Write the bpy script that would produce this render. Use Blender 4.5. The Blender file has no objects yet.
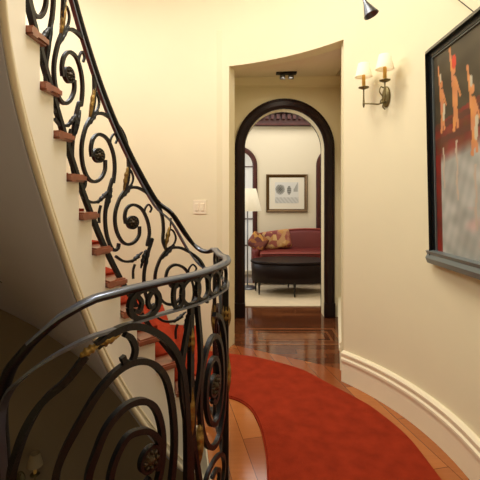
import bpy, bmesh, math, random
from mathutils import Vector, Matrix
from mathutils.geometry import tessellate_polygon
random.seed(7)
PI = math.pi
COL = bpy.context.scene.collection
H, F, Y0 = 1.25, 400.0, 195.0           # eye height, focal length and horizon line of the 480 px frame

# ---------------------------------------------------------------- materials
def mat(name, base, rough=.5, metal=0., bump=0., bscale=60., var=0., vscale=6., emit=0., coat=0., spec=.5):
    m = bpy.data.materials.new(name); m.use_nodes = True
    nt = m.node_tree; b = nt.nodes['Principled BSDF']
    c = tuple(((v/255)/12.92 if v/255 <= .04045 else ((v/255+.055)/1.055)**2.4) for v in base) + (1,)
    b.inputs['Base Color'].default_value = c
    b.inputs['Roughness'].default_value = rough; b.inputs['Metallic'].default_value = metal
    b.inputs['Coat Weight'].default_value = coat; b.inputs['Specular IOR Level'].default_value = spec
    tc = nt.nodes.new('ShaderNodeTexCoord')
    if var:
        n = nt.nodes.new('ShaderNodeTexNoise'); n.inputs['Scale'].default_value = vscale; n.inputs['Detail'].default_value = 5
        nt.links.new(tc.outputs['Object'], n.inputs['Vector'])
        r = nt.nodes.new('ShaderNodeValToRGB')
        r.color_ramp.elements[0].position = .3; r.color_ramp.elements[1].position = .7
        r.color_ramp.elements[0].color = tuple(v*(1-var) for v in c[:3]) + (1,)
        r.color_ramp.elements[1].color = tuple(min(1, v*(1+var)) for v in c[:3]) + (1,)
        nt.links.new(n.outputs['Fac'], r.inputs['Fac']); nt.links.new(r.outputs['Color'], b.inputs['Base Color'])
    if bump:
        n = nt.nodes.new('ShaderNodeTexNoise'); n.inputs['Scale'].default_value = bscale; n.inputs['Detail'].default_value = 4
        nt.links.new(tc.outputs['Object'], n.inputs['Vector'])
        k = nt.nodes.new('ShaderNodeBump'); k.inputs['Strength'].default_value = bump; k.inputs['Distance'].default_value = .01
        nt.links.new(n.outputs['Fac'], k.inputs['Height']); nt.links.new(k.outputs['Normal'], b.inputs['Normal'])
    if emit:
        b.inputs['Emission Color'].default_value = c; b.inputs['Emission Strength'].default_value = emit
    return m

def lin(c):
    return tuple(((v/255)/12.92 if v/255 <= .04045 else ((v/255+.055)/1.055)**2.4) for v in c) + (1,)

def plank_mat(name, c1, c2, mortar, w, l, rot, rough=.12, sx=1.0):
    m = bpy.data.materials.new(name); m.use_nodes = True
    nt = m.node_tree; b = nt.nodes['Principled BSDF']
    tc = nt.nodes.new('ShaderNodeTexCoord'); mp = nt.nodes.new('ShaderNodeMapping')
    mp.inputs['Rotation'].default_value = (0, 0, rot)
    nt.links.new(tc.outputs['Object'], mp.inputs['Vector'])
    br = nt.nodes.new('ShaderNodeTexBrick'); br.inputs['Scale'].default_value = 1
    br.inputs['Brick Width'].default_value = l; br.inputs['Row Height'].default_value = w
    br.inputs['Mortar Size'].default_value = .0015; br.inputs['Bias'].default_value = 0
    br.inputs['Color1'].default_value = lin(c1); br.inputs['Color2'].default_value = lin(c2); br.inputs['Mortar'].default_value = lin(mortar)
    nt.links.new(mp.outputs['Vector'], br.inputs['Vector'])
    mp2 = nt.nodes.new('ShaderNodeMapping'); mp2.inputs['Rotation'].default_value = (0, 0, rot); mp2.inputs['Scale'].default_value = (4, 60, 1)
    nt.links.new(tc.outputs['Object'], mp2.inputs['Vector'])
    n = nt.nodes.new('ShaderNodeTexNoise'); n.inputs['Scale'].default_value = 1; n.inputs['Detail'].default_value = 6
    nt.links.new(mp2.outputs['Vector'], n.inputs['Vector'])
    mx = nt.nodes.new('ShaderNodeMix'); mx.data_type = 'RGBA'; mx.blend_type = 'MULTIPLY'; mx.inputs['Factor'].default_value = .35
    rp = nt.nodes.new('ShaderNodeValToRGB'); rp.color_ramp.elements[0].color = (.45, .4, .35, 1); rp.color_ramp.elements[1].color = (1.2, 1.2, 1.2, 1)
    nt.links.new(n.outputs['Fac'], rp.inputs['Fac'])
    nt.links.new(br.outputs['Color'], mx.inputs['A']); nt.links.new(rp.outputs['Color'], mx.inputs['B'])
    nt.links.new(mx.outputs['Result'], b.inputs['Base Color'])
    b.inputs['Roughness'].default_value = rough
    return m

def lamp_shade_mat(name, base, emit):
    m = mat(name, base, .8, emit=emit); b = m.node_tree.nodes['Principled BSDF']
    b.inputs['Subsurface Weight'].default_value = .0
    return m

M = {
 'wall': mat('wall_paint', (236, 226, 190), .6, bump=.03, bscale=90, var=.015, vscale=3),
 'string': mat('string_paint', (247, 241, 224), .4),
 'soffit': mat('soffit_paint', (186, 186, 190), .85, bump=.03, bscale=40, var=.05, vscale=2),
 'ceil': mat('ceiling_paint', (240, 228, 200), .8),
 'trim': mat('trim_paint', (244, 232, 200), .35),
 'under': mat('shaded_wall_paint', (150, 130, 96), .85, var=.05, vscale=2),  # wall colour darkened to carry the shade beneath the stairs
 'floor': plank_mat('landing_planks', (186, 114, 58), (142, 76, 40), (80, 40, 18), .11, .8, math.radians(78)),
 'cherry': plank_mat('cherry_planks', (122, 72, 42), (88, 48, 28), (34, 12, 6), .09, .45, 0, .08),
 'cherry_lt': mat('inlay_wood', (132, 84, 52), .1, var=.2, vscale=20),
 'tread': mat('tread_wood', (146, 86, 62), .3, var=.2, vscale=18, coat=.3),
 'red': mat('red_carpet', (160, 52, 26), .95, bump=.8, bscale=420, var=.16, vscale=14, spec=.1),
 'iron': mat('black_iron', (10, 12, 15), .4, metal=.0, bump=.15, bscale=120, spec=.45),
 'rail': mat('polished_rail_sheen', (112, 120, 136), .28, metal=.7, bump=.04, bscale=60, spec=.7),  # bluish overhead reflection put into the metal colour
 'brass': mat('aged_gilding', (150, 120, 62), .4, metal=.6, var=.45, vscale=45, bump=.3, bscale=150),
 'rosette': mat('rosette_bronze', (66, 54, 36), .45, metal=.4, var=.4, vscale=70, bump=.3, bscale=150),
 'mahog': mat('dark_mahogany', (28, 8, 8), .4, var=.25, vscale=9, spec=.3),
 'redwood': mat('carved_red_wood', (72, 24, 18), .45, var=.25, vscale=14),
 'shade': lamp_shade_mat('shade_fabric', (246, 234, 204), .10),
 'shade_dim': mat('dimmed_shade_fabric', (176, 156, 118), .8),  # same fabric, with the dim light of the lower well put into its colour
 'candle': mat('candle_sleeve', (226, 176, 84), .5, emit=.05),
 'bronze': mat('antique_bronze', (120, 108, 70), .4, metal=.6, var=.2, vscale=60),
 'plate': mat('switch_plate', (244, 232, 202), .35),
 'black': mat('black_frame', (14, 16, 18), .3),
 'greyf': mat('grey_frame_bevel', (112, 120, 120), .3, metal=.2),
 'sofa': mat('red_upholstery', (104, 24, 16), .55, bump=.2, bscale=200, var=.06, vscale=8),
 'sofa_t': mat('sofa_piping', (158, 70, 58), .5),
 'leather': mat('dark_leather', (24, 9, 7), .45, bump=.1, bscale=80, spec=.2),
 'cream': mat('cream_rug', (226, 208, 176), .95, bump=.5, bscale=200, var=.05, vscale=9, spec=.1),
 'gold': mat('dark_gold_frame', (92, 66, 26), .35, metal=.4, var=.25, vscale=40),
 'mat': mat('mat_board', (236, 230, 212), .8),
 'far': mat('far_wall_paint', (232, 222, 196), .7),
 'steel': mat('brushed_steel', (120, 124, 130), .3, metal=.8),
 'dkmetal': mat('dark_metal', (40, 36, 32), .35, metal=.5),
 'glow': mat('bulb_glow', (255, 240, 214), .4, emit=2),
 'pane': mat('window_daylight', (226, 226, 222), .3, emit=.2),
 'lshade': mat('pale_lamp_shade', (240, 232, 210), .8, emit=.12),
}
def ramp_cloth(name, cols, scale):
    m = bpy.data.materials.new(name); m.use_nodes = True
    nt = m.node_tree; b = nt.nodes['Principled BSDF']; b.inputs['Roughness'].default_value = .7
    tc = nt.nodes.new('ShaderNodeTexCoord'); n = nt.nodes.new('ShaderNodeTexVoronoi'); n.inputs['Scale'].default_value = scale
    nt.links.new(tc.outputs['Object'], n.inputs['Vector'])
    s = nt.nodes.new('ShaderNodeSeparateColor'); nt.links.new(n.outputs['Color'], s.inputs['Color'])
    r = nt.nodes.new('ShaderNodeValToRGB'); e = r.color_ramp.elements
    r.color_ramp.interpolation = 'CONSTANT'
    e[0].color = lin(cols[0]); e[1].position = 1/len(cols); e[1].color = lin(cols[1])
    for i in range(2, len(cols)):
        q = e.new(i/len(cols)); q.color = lin(cols[i])
    nt.links.new(s.outputs['Red'], r.inputs['Fac']); nt.links.new(r.outputs['Color'], b.inputs['Base Color'])
    return m
M['patch'] = ramp_cloth('patchwork_silk', [(186,136,76),(150,80,64),(204,168,110),(130,60,56),(170,110,86),(190,146,96)], 16)
M['patch2'] = ramp_cloth('gold_brown_silk', [(150,92,40),(96,44,40),(190,136,60),(120,60,44)], 20)

# ---------------------------------------------------------------- object helpers
def link(name, bm, m, parent=None, smooth=False):
    me = bpy.data.meshes.new(name); bm.normal_update(); bm.to_mesh(me); bm.free()
    for mm in (m if isinstance(m, (list, tuple)) else [m]): me.materials.append(mm)
    if smooth:
        for p in me.polygons: p.use_smooth = True
    o = bpy.data.objects.new(name, me); COL.objects.link(o)
    if parent is not None:
        o.parent = parent; o.matrix_parent_inverse = Matrix.Translation(-Vector(parent.location)) if parent.rotation_euler.z == 0 else Matrix.Identity(4)
    return o
def recenter(o):
    "put a top-level mesh's origin at its base"
    vs = o.data.vertices; n = len(vs)
    c = Vector((sum(v.co.x for v in vs)/n, sum(v.co.y for v in vs)/n, min(v.co.z for v in vs)))
    o.data.transform(Matrix.Translation(-c)); o.location = c
    return o
def tag(o, label, cat, group=None):
    o['label'] = label; o['category'] = cat
    if group: o['group'] = group
    return o
def thing(name, loc, label, cat, group=None):
    o = bpy.data.objects.new(name, None); COL.objects.link(o); o.location = loc; o.empty_display_size = .05
    return tag(o, label, cat, group)
def struct(name, bm, m, smooth=False):
    o = link(name, bm, m, None, smooth); o['kind'] = 'structure'; return o

def box(bm, x0, x1, y0, y1, z0, z1, bev=0., rot=None, mi=0):
    g = bmesh.ops.create_cube(bm, size=1)
    c = Vector(((x0+x1)/2, (y0+y1)/2, (z0+z1)/2))
    for v in g['verts']:
        v.co = Vector((v.co.x*(x1-x0), v.co.y*(y1-y0), v.co.z*(z1-z0)))
    es = {e for v in g['verts'] for e in v.link_edges}; vs = set(g['verts'])
    if bev:
        r = bmesh.ops.bevel(bm, geom=list(es), offset=bev, segments=2, affect='EDGES', profile=.5)
        vs = set(r['verts']) | {v for v in vs if v.is_valid}
        fs = {f for v in vs for f in v.link_faces}; vs = {v for f in fs for v in f.verts}
    fs = {f for v in vs for f in v.link_faces}
    for f in fs: f.material_index = mi
    for v in vs:
        v.co = (rot @ v.co if rot else v.co) + c
def B(*a, **k):
    bm = bmesh.new(); box(bm, *a, **k); return bm
def lathe(bm, prof, c=(0, 0, 0), n=24, M4=None, close=True):
    rings = []
    for r, z in prof:
        rings.append([Vector((r*math.cos(2*PI*i/n), r*math.sin(2*PI*i/n), z)) for i in range(n)])
    vs = []
    for rg in rings:
        vs.append([bm.verts.new((M4 @ p if M4 else p) + Vector(c)) for p in rg])
    for a, b in zip(vs, vs[1:]):
        for i in range(n): bm.faces.new((a[i], a[(i+1) % n], b[(i+1) % n], b[i]))
    if close:
        bm.faces.new(vs[0][::-1]); bm.faces.new(vs[-1])
def catmull(pts, sub=6):
    P = [Vector(p) for p in pts]; out = []
    if len(P) < 3: sub = max(1, sub)
    for i in range(len(P)-1):
        p0 = P[i-1] if i else P[0]*2-P[1]; p1, p2 = P[i], P[i+1]
        p3 = P[i+2] if i+2 < len(P) else P[-1]*2-P[-2]
        for j in range(sub):
            t = j/sub
            out.append(.5*((2*p1)+(-p0+p2)*t+(2*p0-5*p1+4*p2-p3)*t*t+(-p0+3*p1-3*p2+p3)*t**3))
    out.append(P[-1]); return out
def sweep(bm, pts, prof, up=None, scale=None, nor=None):
    "sweep a closed 2D profile [(side, up)] along pts; nor(i) may give a side vector"
    n = len(pts); rings = []; prev = None
    for i, p in enumerate(pts):
        t = (pts[min(i+1, n-1)]-pts[max(i-1, 0)]); 
        if t.length < 1e-9: t = Vector((0, 0, 1))
        t.normalize()
        if nor is not None: s = Vector(nor(i)); s = (s - t*s.dot(t)).normalized(); u = s.cross(t)
        elif up is not None:
            u0 = Vector(up); s = t.cross(u0)
            s = s.normalized() if s.length > 1e-4 else Vector((1, 0, 0)); u = s.cross(t).normalized()
        else:
            if prev is None:
                q = Vector((0, 0, 1)) if abs(t.z) < .9 else Vector((1, 0, 0)); s = t.cross(q).normalized()
            else: s = (prev - t*prev.dot(t)).normalized()
            u = s.cross(t); prev = s
        k = scale(i/(n-1)) if scale else 1
        rings.append([bm.verts.new(p + s*a*k + u*b*k) for a, b in prof])
    m = len(prof)
    for a, b in zip(rings, rings[1:]):
        for j in range(m): bm.faces.new((a[j], a[(j+1) % m], b[(j+1) % m], b[j]))
    bm.faces.new(rings[0][::-1]); bm.faces.new(rings[-1])
def circ(r, n=8, sy=1.): return [(r*math.cos(2*PI*i/n), r*sy*math.sin(2*PI*i/n)) for i in range(n)]
def tube(bm, pts, r, n=8, scale=None): sweep(bm, [Vector(p) for p in pts], circ(r, n), scale=scale)
def prism(bm, poly, z0, z1, mi=0):
    "horizontal polygon extruded from z0 to z1 (numbers or per-vertex lists)"
    n = len(poly)
    a = [bm.verts.new((p[0], p[1], z0)) for p in poly]; b = [bm.verts.new((p[0], p[1], z1)) for p in poly]
    for t in tessellate_polygon([[Vector((p[0], p[1], 0)) for p in poly]]):
        for vs in ([a[i] for i in t], [b[i] for i in t]):
            try: bm.faces.new(vs).material_index = mi
            except ValueError: pass
    for i in range(n):
        j = (i+1) % n; bm.faces.new((a[i], a[j], b[j], b[i])).material_index = mi
    bmesh.ops.recalc_face_normals(bm, faces=bm.faces)

# ---------------------------------------------------------------- plan of the stairwell
RISE = .1675
# tips of the treads along the open edge of the upper flight; the first belongs to riser 2
TIP = [(-.349,2.19),(-.439,2.117),(-.515,2.045),(-.577,1.974),(-.625,1.902),(-.66,1.828),(-.686,1.75),(-.703,1.667),(-.715,1.578),
       (-.721,1.484),(-.721,1.387),(-.711,1.291),(-.689,1.201),(-.651,1.122),(-.596,1.056),(-.522,1.008),(-.429,.976)]
TIP = [Vector((x, y, 0)) for x, y in TIP]
def tipk(k):
    if k == 1: return Vector((-.247, 2.264, 0))
    return TIP[k-2]
KTOP = 18
def outward(k):
    a = tipk(min(k+1, KTOP)); b = tipk(max(k-1, 1)); t = (a-b).normalized()
    n = Vector((t.y, -t.x, 0))
    return n if n.dot(tipk(k)-Vector((-.38, 1.65, 0))) > 0 else -n
railpts, railz, kind = [], [], []
for k in range(KTOP, 0, -1):
    p = tipk(k) + outward(k)*(.04 if k > 2 else .03)
    railpts.append(p); railz.append(RISE*k); kind.append(k)
LAND = [(-.165,2.225),(-.12,2.08),(-.088,1.90),(-.055,1.70),(-.078,1.565),(-.155,1.395),(-.245,1.285),(-.31,1.20),(-.385,1.112),(-.465,1.062)]
for p in LAND:
    railpts.append(Vector((p[0], p[1], 0))); railz.append(.03)
LOW = [(-.55,1.052),(-.63,1.085),(-.695,1.165),(-.738,1.265),(-.757,1.38),(-.760,1.49)] + [tuple((TIP[i]+outward(i+2)*.04)[:2]) for i in range(8, -1, -1)] + [(-.20,2.235)]
for i, p in enumerate(LOW):
    railpts.append(Vector((p[0], p[1], 0))); railz.append(-RISE*(i+1)+.03*0)
NL0 = KTOP; NLOW0 = KTOP+len(LAND)
comb = catmull([Vector((p.x, p.y, z)) for p, z in zip(railpts, railz)], 10)
AR = [0.]
for a, b in zip(comb, comb[1:]): AR.append(AR[-1] + (b-a).xy.length)
def idx(a):
    lo, hi = 0, len(AR)-1
    if a <= AR[0]: return 0, 0.
    if a >= AR[-1]: return len(AR)-2, 1.
    while hi-lo > 1:
        m = (lo+hi)//2
        if AR[m] <= a: lo = m
        else: hi = m
    return lo, (a-AR[lo])/(AR[lo+1]-AR[lo]+1e-12)
def plan(a):
    i, t = idx(a); p = comb[i].lerp(comb[i+1], t); return Vector((p.x, p.y, 0))
def zbase(a):
    i, t = idx(a); return comb[i].lerp(comb[i+1], t).z
def tang(a):
    t = plan(a+.004)-plan(a-.004); return t.normalized()
def norm_(a):            # horizontal normal pointing away from the void
    t = tang(a); return Vector((-t.y, t.x, 0)) if True else None
A_at = lambda i: AR[min(i*10, len(AR)-1)]      # arc length at control point i
A_K = lambda k: A_at(KTOP-k)                   # at riser k of upper flight
A_L0 = A_at(NL0); A_LOW = A_at(NLOW0-1)
def smooth(x): x = max(0, min(1, x)); return x*x*(3-2*x)
def zrail(a):            # height of the handrail top centre line
    zs = zbase(a)+.735
    if a < A_L0+.45:
        e = A_L0+.10; t = smooth((a-A_K(2))/(e-A_K(2)))
        dip = .018*math.sin(PI*max(0, min(1, (a-A_L0+.05)/.5)))
        return (1-t)*(max(zs, .60)+.06*smooth((a-A_K(3))/(A_K(2)-A_K(3)))) + t*.97 - dip
    d = a-A_LOW; T_ = RT
    if d <= T_[0][0]: return .97
    for (x0, y0), (x1, y1) in zip(T_, T_[1:]):
        if d <= x1: return y0+(y1-y0)*(d-x0)/(x1-x0)
    return zbase(a)+.86
GT = [(9, .1)]
RT = [(-.12,.97),(-.06,.962),(0,.942),(.03,.924),(.065,.893),(.095,.857),(.125,.816),(.155,.775),(.185,.735),(.22,.683),(.27,.605),(.33,.505),(.40,.385),(.50,.20)]
def gap(a):
    if a < A_K(3): return .035
    if a < A_L0+.05: return .035 + .065*smooth((a-A_K(3))/(A_L0+.05-A_K(3)))
    d = a-A_LOW
    if d > GT[0][0]:
        for (x0, y0), (x1, y1) in zip(GT, GT[1:]):
            if d <= x1: return y0+(y1-y0)*(d-x0)/(x1-x0)
        return .035
    return .10
def S(a, z, off=0.):
    p = plan(a) + norm_(a)*off; return Vector((p.x, p.y, z))
def arange(a0, a1, st=.02):
    n = max(2, int((a1-a0)/st)); return [a0+(a1-a0)*i/n for i in range(n+1)]
def inv(x, y, lo, hi):   # where the line of sight of a photo point meets the upright surface of the railing
    r = (x-240)/F; best = None
    N = 500
    for i in range(N+1):
        a = lo+(hi-lo)*i/N; p = plan(a); d = abs(p.x/p.y-r)
        if best is None or d < best[0]: best = (d, a, p.y)
    a = best[1]
    # refine for out-of-range: extrapolate linearly
    if best[0] > .004:
        p, q = (plan(lo), plan(lo+.02)) if a < (lo+hi)/2 else (plan(hi), plan(hi-.02))
        g = (q.x/q.y-p.x/p.y)/.02
        a = a + ((r-p.x/p.y)/g if a < (lo+hi)/2 else -(r-p.x/p.y)/g)
    return a, H-(y-Y0)*best[2]/F

_lo, _hi = A_at(NL0+3), A_at(NLOW0+3)
def _tab(pp_, keep=True):
    out = []
    for x, y in pp_:
        a, z = inv(x, y, _lo, _hi); out.append((a-A_LOW, z))
    return sorted(out)
_r = [q for q in _tab([(97,298.5),(83,305),(73,310.5),(62,317),(52,325),(42,334),(31,345),(21,357),(12,368)]) ]
_d = _r[-1]
RT = [(_r[0][0]-.10, .97)] + _r + [(_d[0]+.08, _d[1]-.11), (_d[0]+.18, _d[1]-.27), (_d[0]+.30, zbase(A_LOW+_d[0]+.30)+.86)]
_g = _tab([(100,334),(80,342),(62,351),(42,363),(23,378)])
GT = [(_g[0][0]-.08, .10)] + [(d, max(.03, min(.11, zrail(A_LOW+d)-z))) for d, z in _g] + [(_g[-1][0]+.12, .035)]

# ---------------------------------------------------------------- room shell
CX, CY, RA, RB = -.72, 1.75, 1.75, 1.62
def ell(deg, k=0.): t = math.radians(deg); return Vector((CX+(RA+k)*math.cos(t), CY+(RB+k)*math.sin(t), 0))
def deg_of(x, y): return math.degrees(math.atan2((y-CY)/RB, (x-CX)/RA))
DR = deg_of(.70, 2.70); DL = deg_of(-.09, 3.26)
LIP, CEIL, LOWZ = 2.30, 3.3, -2.85
Z = lambda v, d: v(d) if callable(v) else v
def wallseg(name, degs, z0, z1, th=.12, m='wall'):
    bm = bmesh.new(); rows = []
    for d in degs:
        a, b = ell(d), ell(d, th); rows.append([bm.verts.new((q.x, q.y, z)) for q, z in ((a, Z(z0, d)), (a, Z(z1, d)), (b, Z(z1, d)), (b, Z(z0, d)))])
    for r, s in zip(rows, rows[1:]):
        for j in range(4): bm.faces.new((r[j], s[j], s[(j+1) % 4], r[(j+1) % 4]))
    bm.faces.new(rows[0]); bm.faces.new(rows[-1][::-1]); bmesh.ops.recalc_face_normals(bm, faces=bm.faces)
    return struct(name, bm, M[m], True)
def lsp(a, b, n): return [a+(b-a)*i/n for i in range(n+1)]
w = wallseg('wall_right', lsp(0, DR, 24), -.3, CEIL)
def split_z(d):
    if d < 86: return -.02
    if d > 245: return 2.4
    return max(-.02, RISE*(1+(d-79)/10.1)-.52)
w2 = wallseg('wall_back', lsp(DL, 178, 60), split_z, CEIL)
w3 = wallseg('wall_left', lsp(178, 236, 24), split_z, CEIL)
w3b = wallseg('wall_lower', lsp(DL-8, 236, 70), LOWZ, split_z, m='under')  # painted darker up to the soffit line, where the wall lies in shade
w4 = wallseg('wall_header', lsp(DR, DL, 30), LIP, CEIL)
for o in (w, w2, w3, w4, w3b):
    md = o.modifiers.new('edge', 'EDGE_SPLIT'); md.split_angle = math.radians(40)
bm = bmesh.new(); box(bm, 1.03, 1.15, -1.7, 1.75, -.3, CEIL); struct('wall_hall_right', bm, M['wall'])
struct('wall_front', B(-2.9, 1.15, -1.82, -1.7, -3, CEIL), M['wall'])
struct('wall_hall_left', B(-1.90, -1.78, -1.7, .42, -3, CEIL), M['wall'])
struct('ceiling', B(-2.7, 1.2, -1.82, 3.6, CEIL, CEIL+.1), M['ceil'])
struct('floor_lower', B(-2.7, 1.2, -1.82, 3.6, LOWZ-.1, LOWZ), plank_mat('lower_planks', (120,62,30), (90,42,20), (40,16,8), .08, .6, 0, .3))

# landing floor: polygon round the open well
edge = []
for a in arange(A_K(1)-.0, A_LOW+.05, .03): 
    p = plan(a) - norm_(a)*(-.0); edge.append(p)
# work out which side of the railing is the void
cvoid = Vector((-.4, 1.65, 0))
sgn = 1 if norm_(A_at(NL0+3)).dot(cvoid - plan(A_at(NL0+3))) < 0 else -1
_n0 = norm_
def norm_(a): return _n0(a)*sgn
EDGE_A = arange(A_K(1), A_LOW+.03, .03)
well = [plan(a) - norm_(a)*.05 for a in EDGE_A]
poly = [(p.x, p.y) for p in well] + [(-.52, .12), (-.52, -1.75), (1.09, -1.75), (1.09, 1.75)] \
     + [tuple(ell(d, .06)[:2]) for d in lsp(4, DR-1, 6)] + [(1.12, 2.75), (1.12, 4.1), (-.16, 4.1), (-.16, 3.34)] + [tuple(ell(d, .06)[:2]) for d in (DL+3, DL+8, 83)]
bm = bmesh.new(); prism(bm, poly, -.30, -.022)
struct('floor_slab', bm, M['string'])
# plank surface, wood, with an overhanging nosing on the void side
wellp = [plan(a) - norm_(a)*.062 for a in EDGE_A]
land = [(p.x, p.y) for p in wellp] + poly[len(well):]
iy = [i for i, p in enumerate(land) if p == (1.12, 2.75)][0]
land2 = land[:iy] + [(.86, 2.79), (-.10, 3.36)] + land[iy+4:]
bm = bmesh.new(); prism(bm, land2, -.022, 0)
struct('floor', bm, M['floor'])
bm = bmesh.new(); prism(bm, [(.86, 2.79), (1.12, 2.75), (1.12, 4.25), (-.16, 4.25), (-.16, 3.34), (-.10, 3.36)], -.022, 0)
struct('floor_passage', bm, M['cherry'])
# inlaid lighter border on the passage floor
bm = bmesh.new()
for x0, x1, y0, y1 in ((.05,.88,3.33,3.36),(.05,.88,3.72,3.75),(.05,.08,3.36,3.72),(.85,.88,3.36,3.72),(.14,.80,3.42,3.44),(.14,.80,3.64,3.66),(.14,.16,3.44,3.64),(.78,.80,3.44,3.64),(.20,.74,3.47,3.61)):
    box(bm, x0, x1, y0, y1, -.001, .0015)
struct('trim_floor_inlay', bm, M['cherry_lt'])

# baseboard, swept profile
BB = [(0,0),(.022,0),(.022,.135),(.030,.140),(.030,.155),(.020,.162),(.020,.176),(.026,.182),(.026,.192),(.012,.202),(0,.204)]
def baseboard(name, pts, inward, prof=BB, z=0.):
    bm = bmesh.new(); rows = []
    n = len(pts)
    for i, p in enumerate(pts):
        t = (pts[min(i+1, n-1)]-pts[max(i-1, 0)]).normalized(); s = Vector((t.y, -t.x, 0))
        if s.dot(Vector(inward)-p) < 0: s = -s
        rows.append([bm.verts.new((p.x+s.x*u, p.y+s.y*u, z+v)) for u, v in prof])
    for r, q in zip(rows, rows[1:]):
        for j in range(len(prof)-1): bm.faces.new((r[j], q[j], q[j+1], r[j+1]))
    bm.faces.new(rows[0]); bm.faces.new(rows[-1])
    bmesh.ops.recalc_face_normals(bm, faces=bm.faces)
    return struct(name, bm, M['trim'])
baseboard('baseboard_right', [Vector((1.03, y, 0)) for y in (-1.7, -.8, 0, .8, 1.4, 1.74)] + [ell(d) for d in lsp(1, DR, 26)], (0, 1.5, 0))

# passage to the arched doorway
def quadwall(name, p, q, z0, z1, th, m, side):
    p, q = Vector((*p, 0)), Vector((*q, 0)); t = (q-p).normalized(); s = Vector((t.y, -t.x, 0))*side*th
    bm = bmesh.new(); prism(bm, [p.xy, q.xy, (q+s).xy, (p+s).xy], z0, z1); return struct(name, bm, M[m])
pR = ell(DR); pL = ell(DL)
quadwall('wall_passage_right', (pR.x+.002, pR.y+.06), (1.035, 4.11), 0, 2.6, .1, 'wall', 1)
quadwall('wall_passage_left', (pL.x, pL.y+.02), (-.105, 4.11), 0, 2.6, .1, 'wall', -1)
baseboard('baseboard_passage_right', [Vector((.735, 2.85, 0)), Vector((1.033, 4.10, 0))], (.4, 3.5, 0))
baseboard('baseboard_passage_left', [Vector((-.091, 3.40, 0)), Vector((-.105, 4.10, 0))], (.4, 3.5, 0))
struct('passage_reflection_strip', B(-.105, -.078, 3.30, 3.42, .2, 1.62, bev=.004), M['trim'])  # added pale strip standing in for a bright reflection on the passage wall
bm = bmesh.new()                       # gently rising ceiling behind the curved lip
ps = [ell(d, .06) for d in lsp(DR-6, DL+5, 30)]
top, bot = [], []
for p in ps:
    bot.append(bm.verts.new((p.x, p.y, LIP+.004)))
    top.append(bm.verts.new((p.x + (.12 if p.x > .6 else 0) , 4.15, 2.45)))
for i in range(len(ps)-1): bm.faces.new((bot[i], bot[i+1], top[i+1], top[i]))
bmesh.ops.recalc_face_normals(bm, faces=bm.faces)
r = bmesh.ops.solidify(bm, geom=bm.faces[:], thickness=-.05)
struct('ceiling_passage', bm, M['ceil'], True)
# cornice moulding on the door wall
CO = [(0,-.10),(.018,-.10),(.022,-.085),(.04,-.07),(.075,-.045),(.10,-.03),(.13,-.022),(.13,0),(0,0)]
bm = bmesh.new()
rows = [[bm.verts.new((x, 4.1-u, 2.455+v)) for u, v in CO] for x in (-.12, 1.05)]
for j in range(len(CO)): bm.faces.new((rows[0][j], rows[1][j], rows[1][(j+1) % len(CO)], rows[0][(j+1) % len(CO)]))
struct('trim_cornice', bm, M['wall'])

def archpath(cx, r, spring, z0, n=28):
    pts = [(cx-r, z0), (cx-r, (z0+spring)/2)] + [(cx-r*math.cos(PI*i/n), spring+r*math.sin(PI*i/n)) for i in range(n+1)] + [(cx+r, (z0+spring)/2), (cx+r, z0)]
    return pts
def archwall(name, x0, x1, z0, z1, y0, y1, holes, m):
    "wall slab with round-headed openings (cx, r, spring, zbottom)"
    bm = bmesh.new()
    xs = [x0]
    for h in holes: xs += [h[0]-h[1], h[0]+h[1]]
    xs.append(x1)
    for i in range(0, len(xs), 2): 
        if xs[i+1]-xs[i] > 1e-4: box(bm, xs[i], xs[i+1], y0, y1, z0, z1)
    for cx, r, sp, zb in holes:
        n = 32
        if zb > z0: box(bm, cx-r, cx+r, y0, y1, z0, zb)
        for i in range(n):
            a, b = PI-PI*i/n, PI-PI*(i+1)/n
            q = [(cx+r*math.cos(a), sp+r*math.sin(a)), (cx+r*math.cos(b), sp+r*math.sin(b))]
            v = [bm.verts.new(c) for c in ((q[0][0],y0,q[0][1]),(q[1][0],y0,q[1][1]),(q[1][0],y0,z1),(q[0][0],y0,z1),
                 (q[0][0],y1,q[0][1]),(q[1][0],y1,q[1][1]),(q[1][0],y1,z1),(q[0][0],y1,z1))]
            bm.faces.new(v[:4]); bm.faces.new(v[4:][::-1]); bm.faces.new((v[0],v[4],v[5],v[1]))
    bmesh.ops.recalc_face_normals(bm, faces=bm.faces)
    return struct(name, bm, M[m])
DCX, DRI, DSP = .456, .405, 1.725
archwall('wall_doorway', -.25, 1.2, 0, 2.55, 4.1, 4.24, [(DCX, DRI, DSP, 0)], 'wall')
def archtrim(bm, cx, r, sp, z0, y, w, d, prof=None):
    prof = prof or [(0,0),(0,d*.6),(w*.18,d*.75),(w*.3,d),(w*.72,d),(w*.8,d*.7),(w,d*.6),(w,0)]
    pts = archpath(cx, r, sp, z0); n = len(pts); rows = []
    for i, (x, z) in enumerate(pts):
        if i < 2: nx, nz = -1, 0
        elif i >= n-2: nx, nz = 1, 0
        else: nx, nz = (x-cx)/r, (z-sp)/r
        rows.append([bm.verts.new((x+nx*u, y-v, z+nz*u)) for u, v in prof])
    m = len(prof)
    for a, b in zip(rows, rows[1:]):
        for j in range(m): bm.faces.new((a[j], a[(j+1) % m], b[(j+1) % m], b[j]))
    bm.faces.new(rows[0]); bm.faces.new(rows[-1]); bmesh.ops.recalc_face_normals(bm, faces=bm.faces)
d = bpy.data.objects.new('door_1', None); COL.objects.link(d); d.location = (DCX, 4.1, 0); d['kind'] = 'structure'
bm = bmesh.new(); archtrim(bm, DCX, DRI, DSP, 0, 4.1, .105, .035); link('door_casing', bm, M['mahog'], d)
bm = bmesh.new()
for s in (-1, 1):
    x = DCX+s*(DRI+.0525); box(bm, x-.055, x+.055, 4.06, 4.1, 0, .15, .004)
link('plinth_block', bm, M['mahog'], d)
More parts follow.
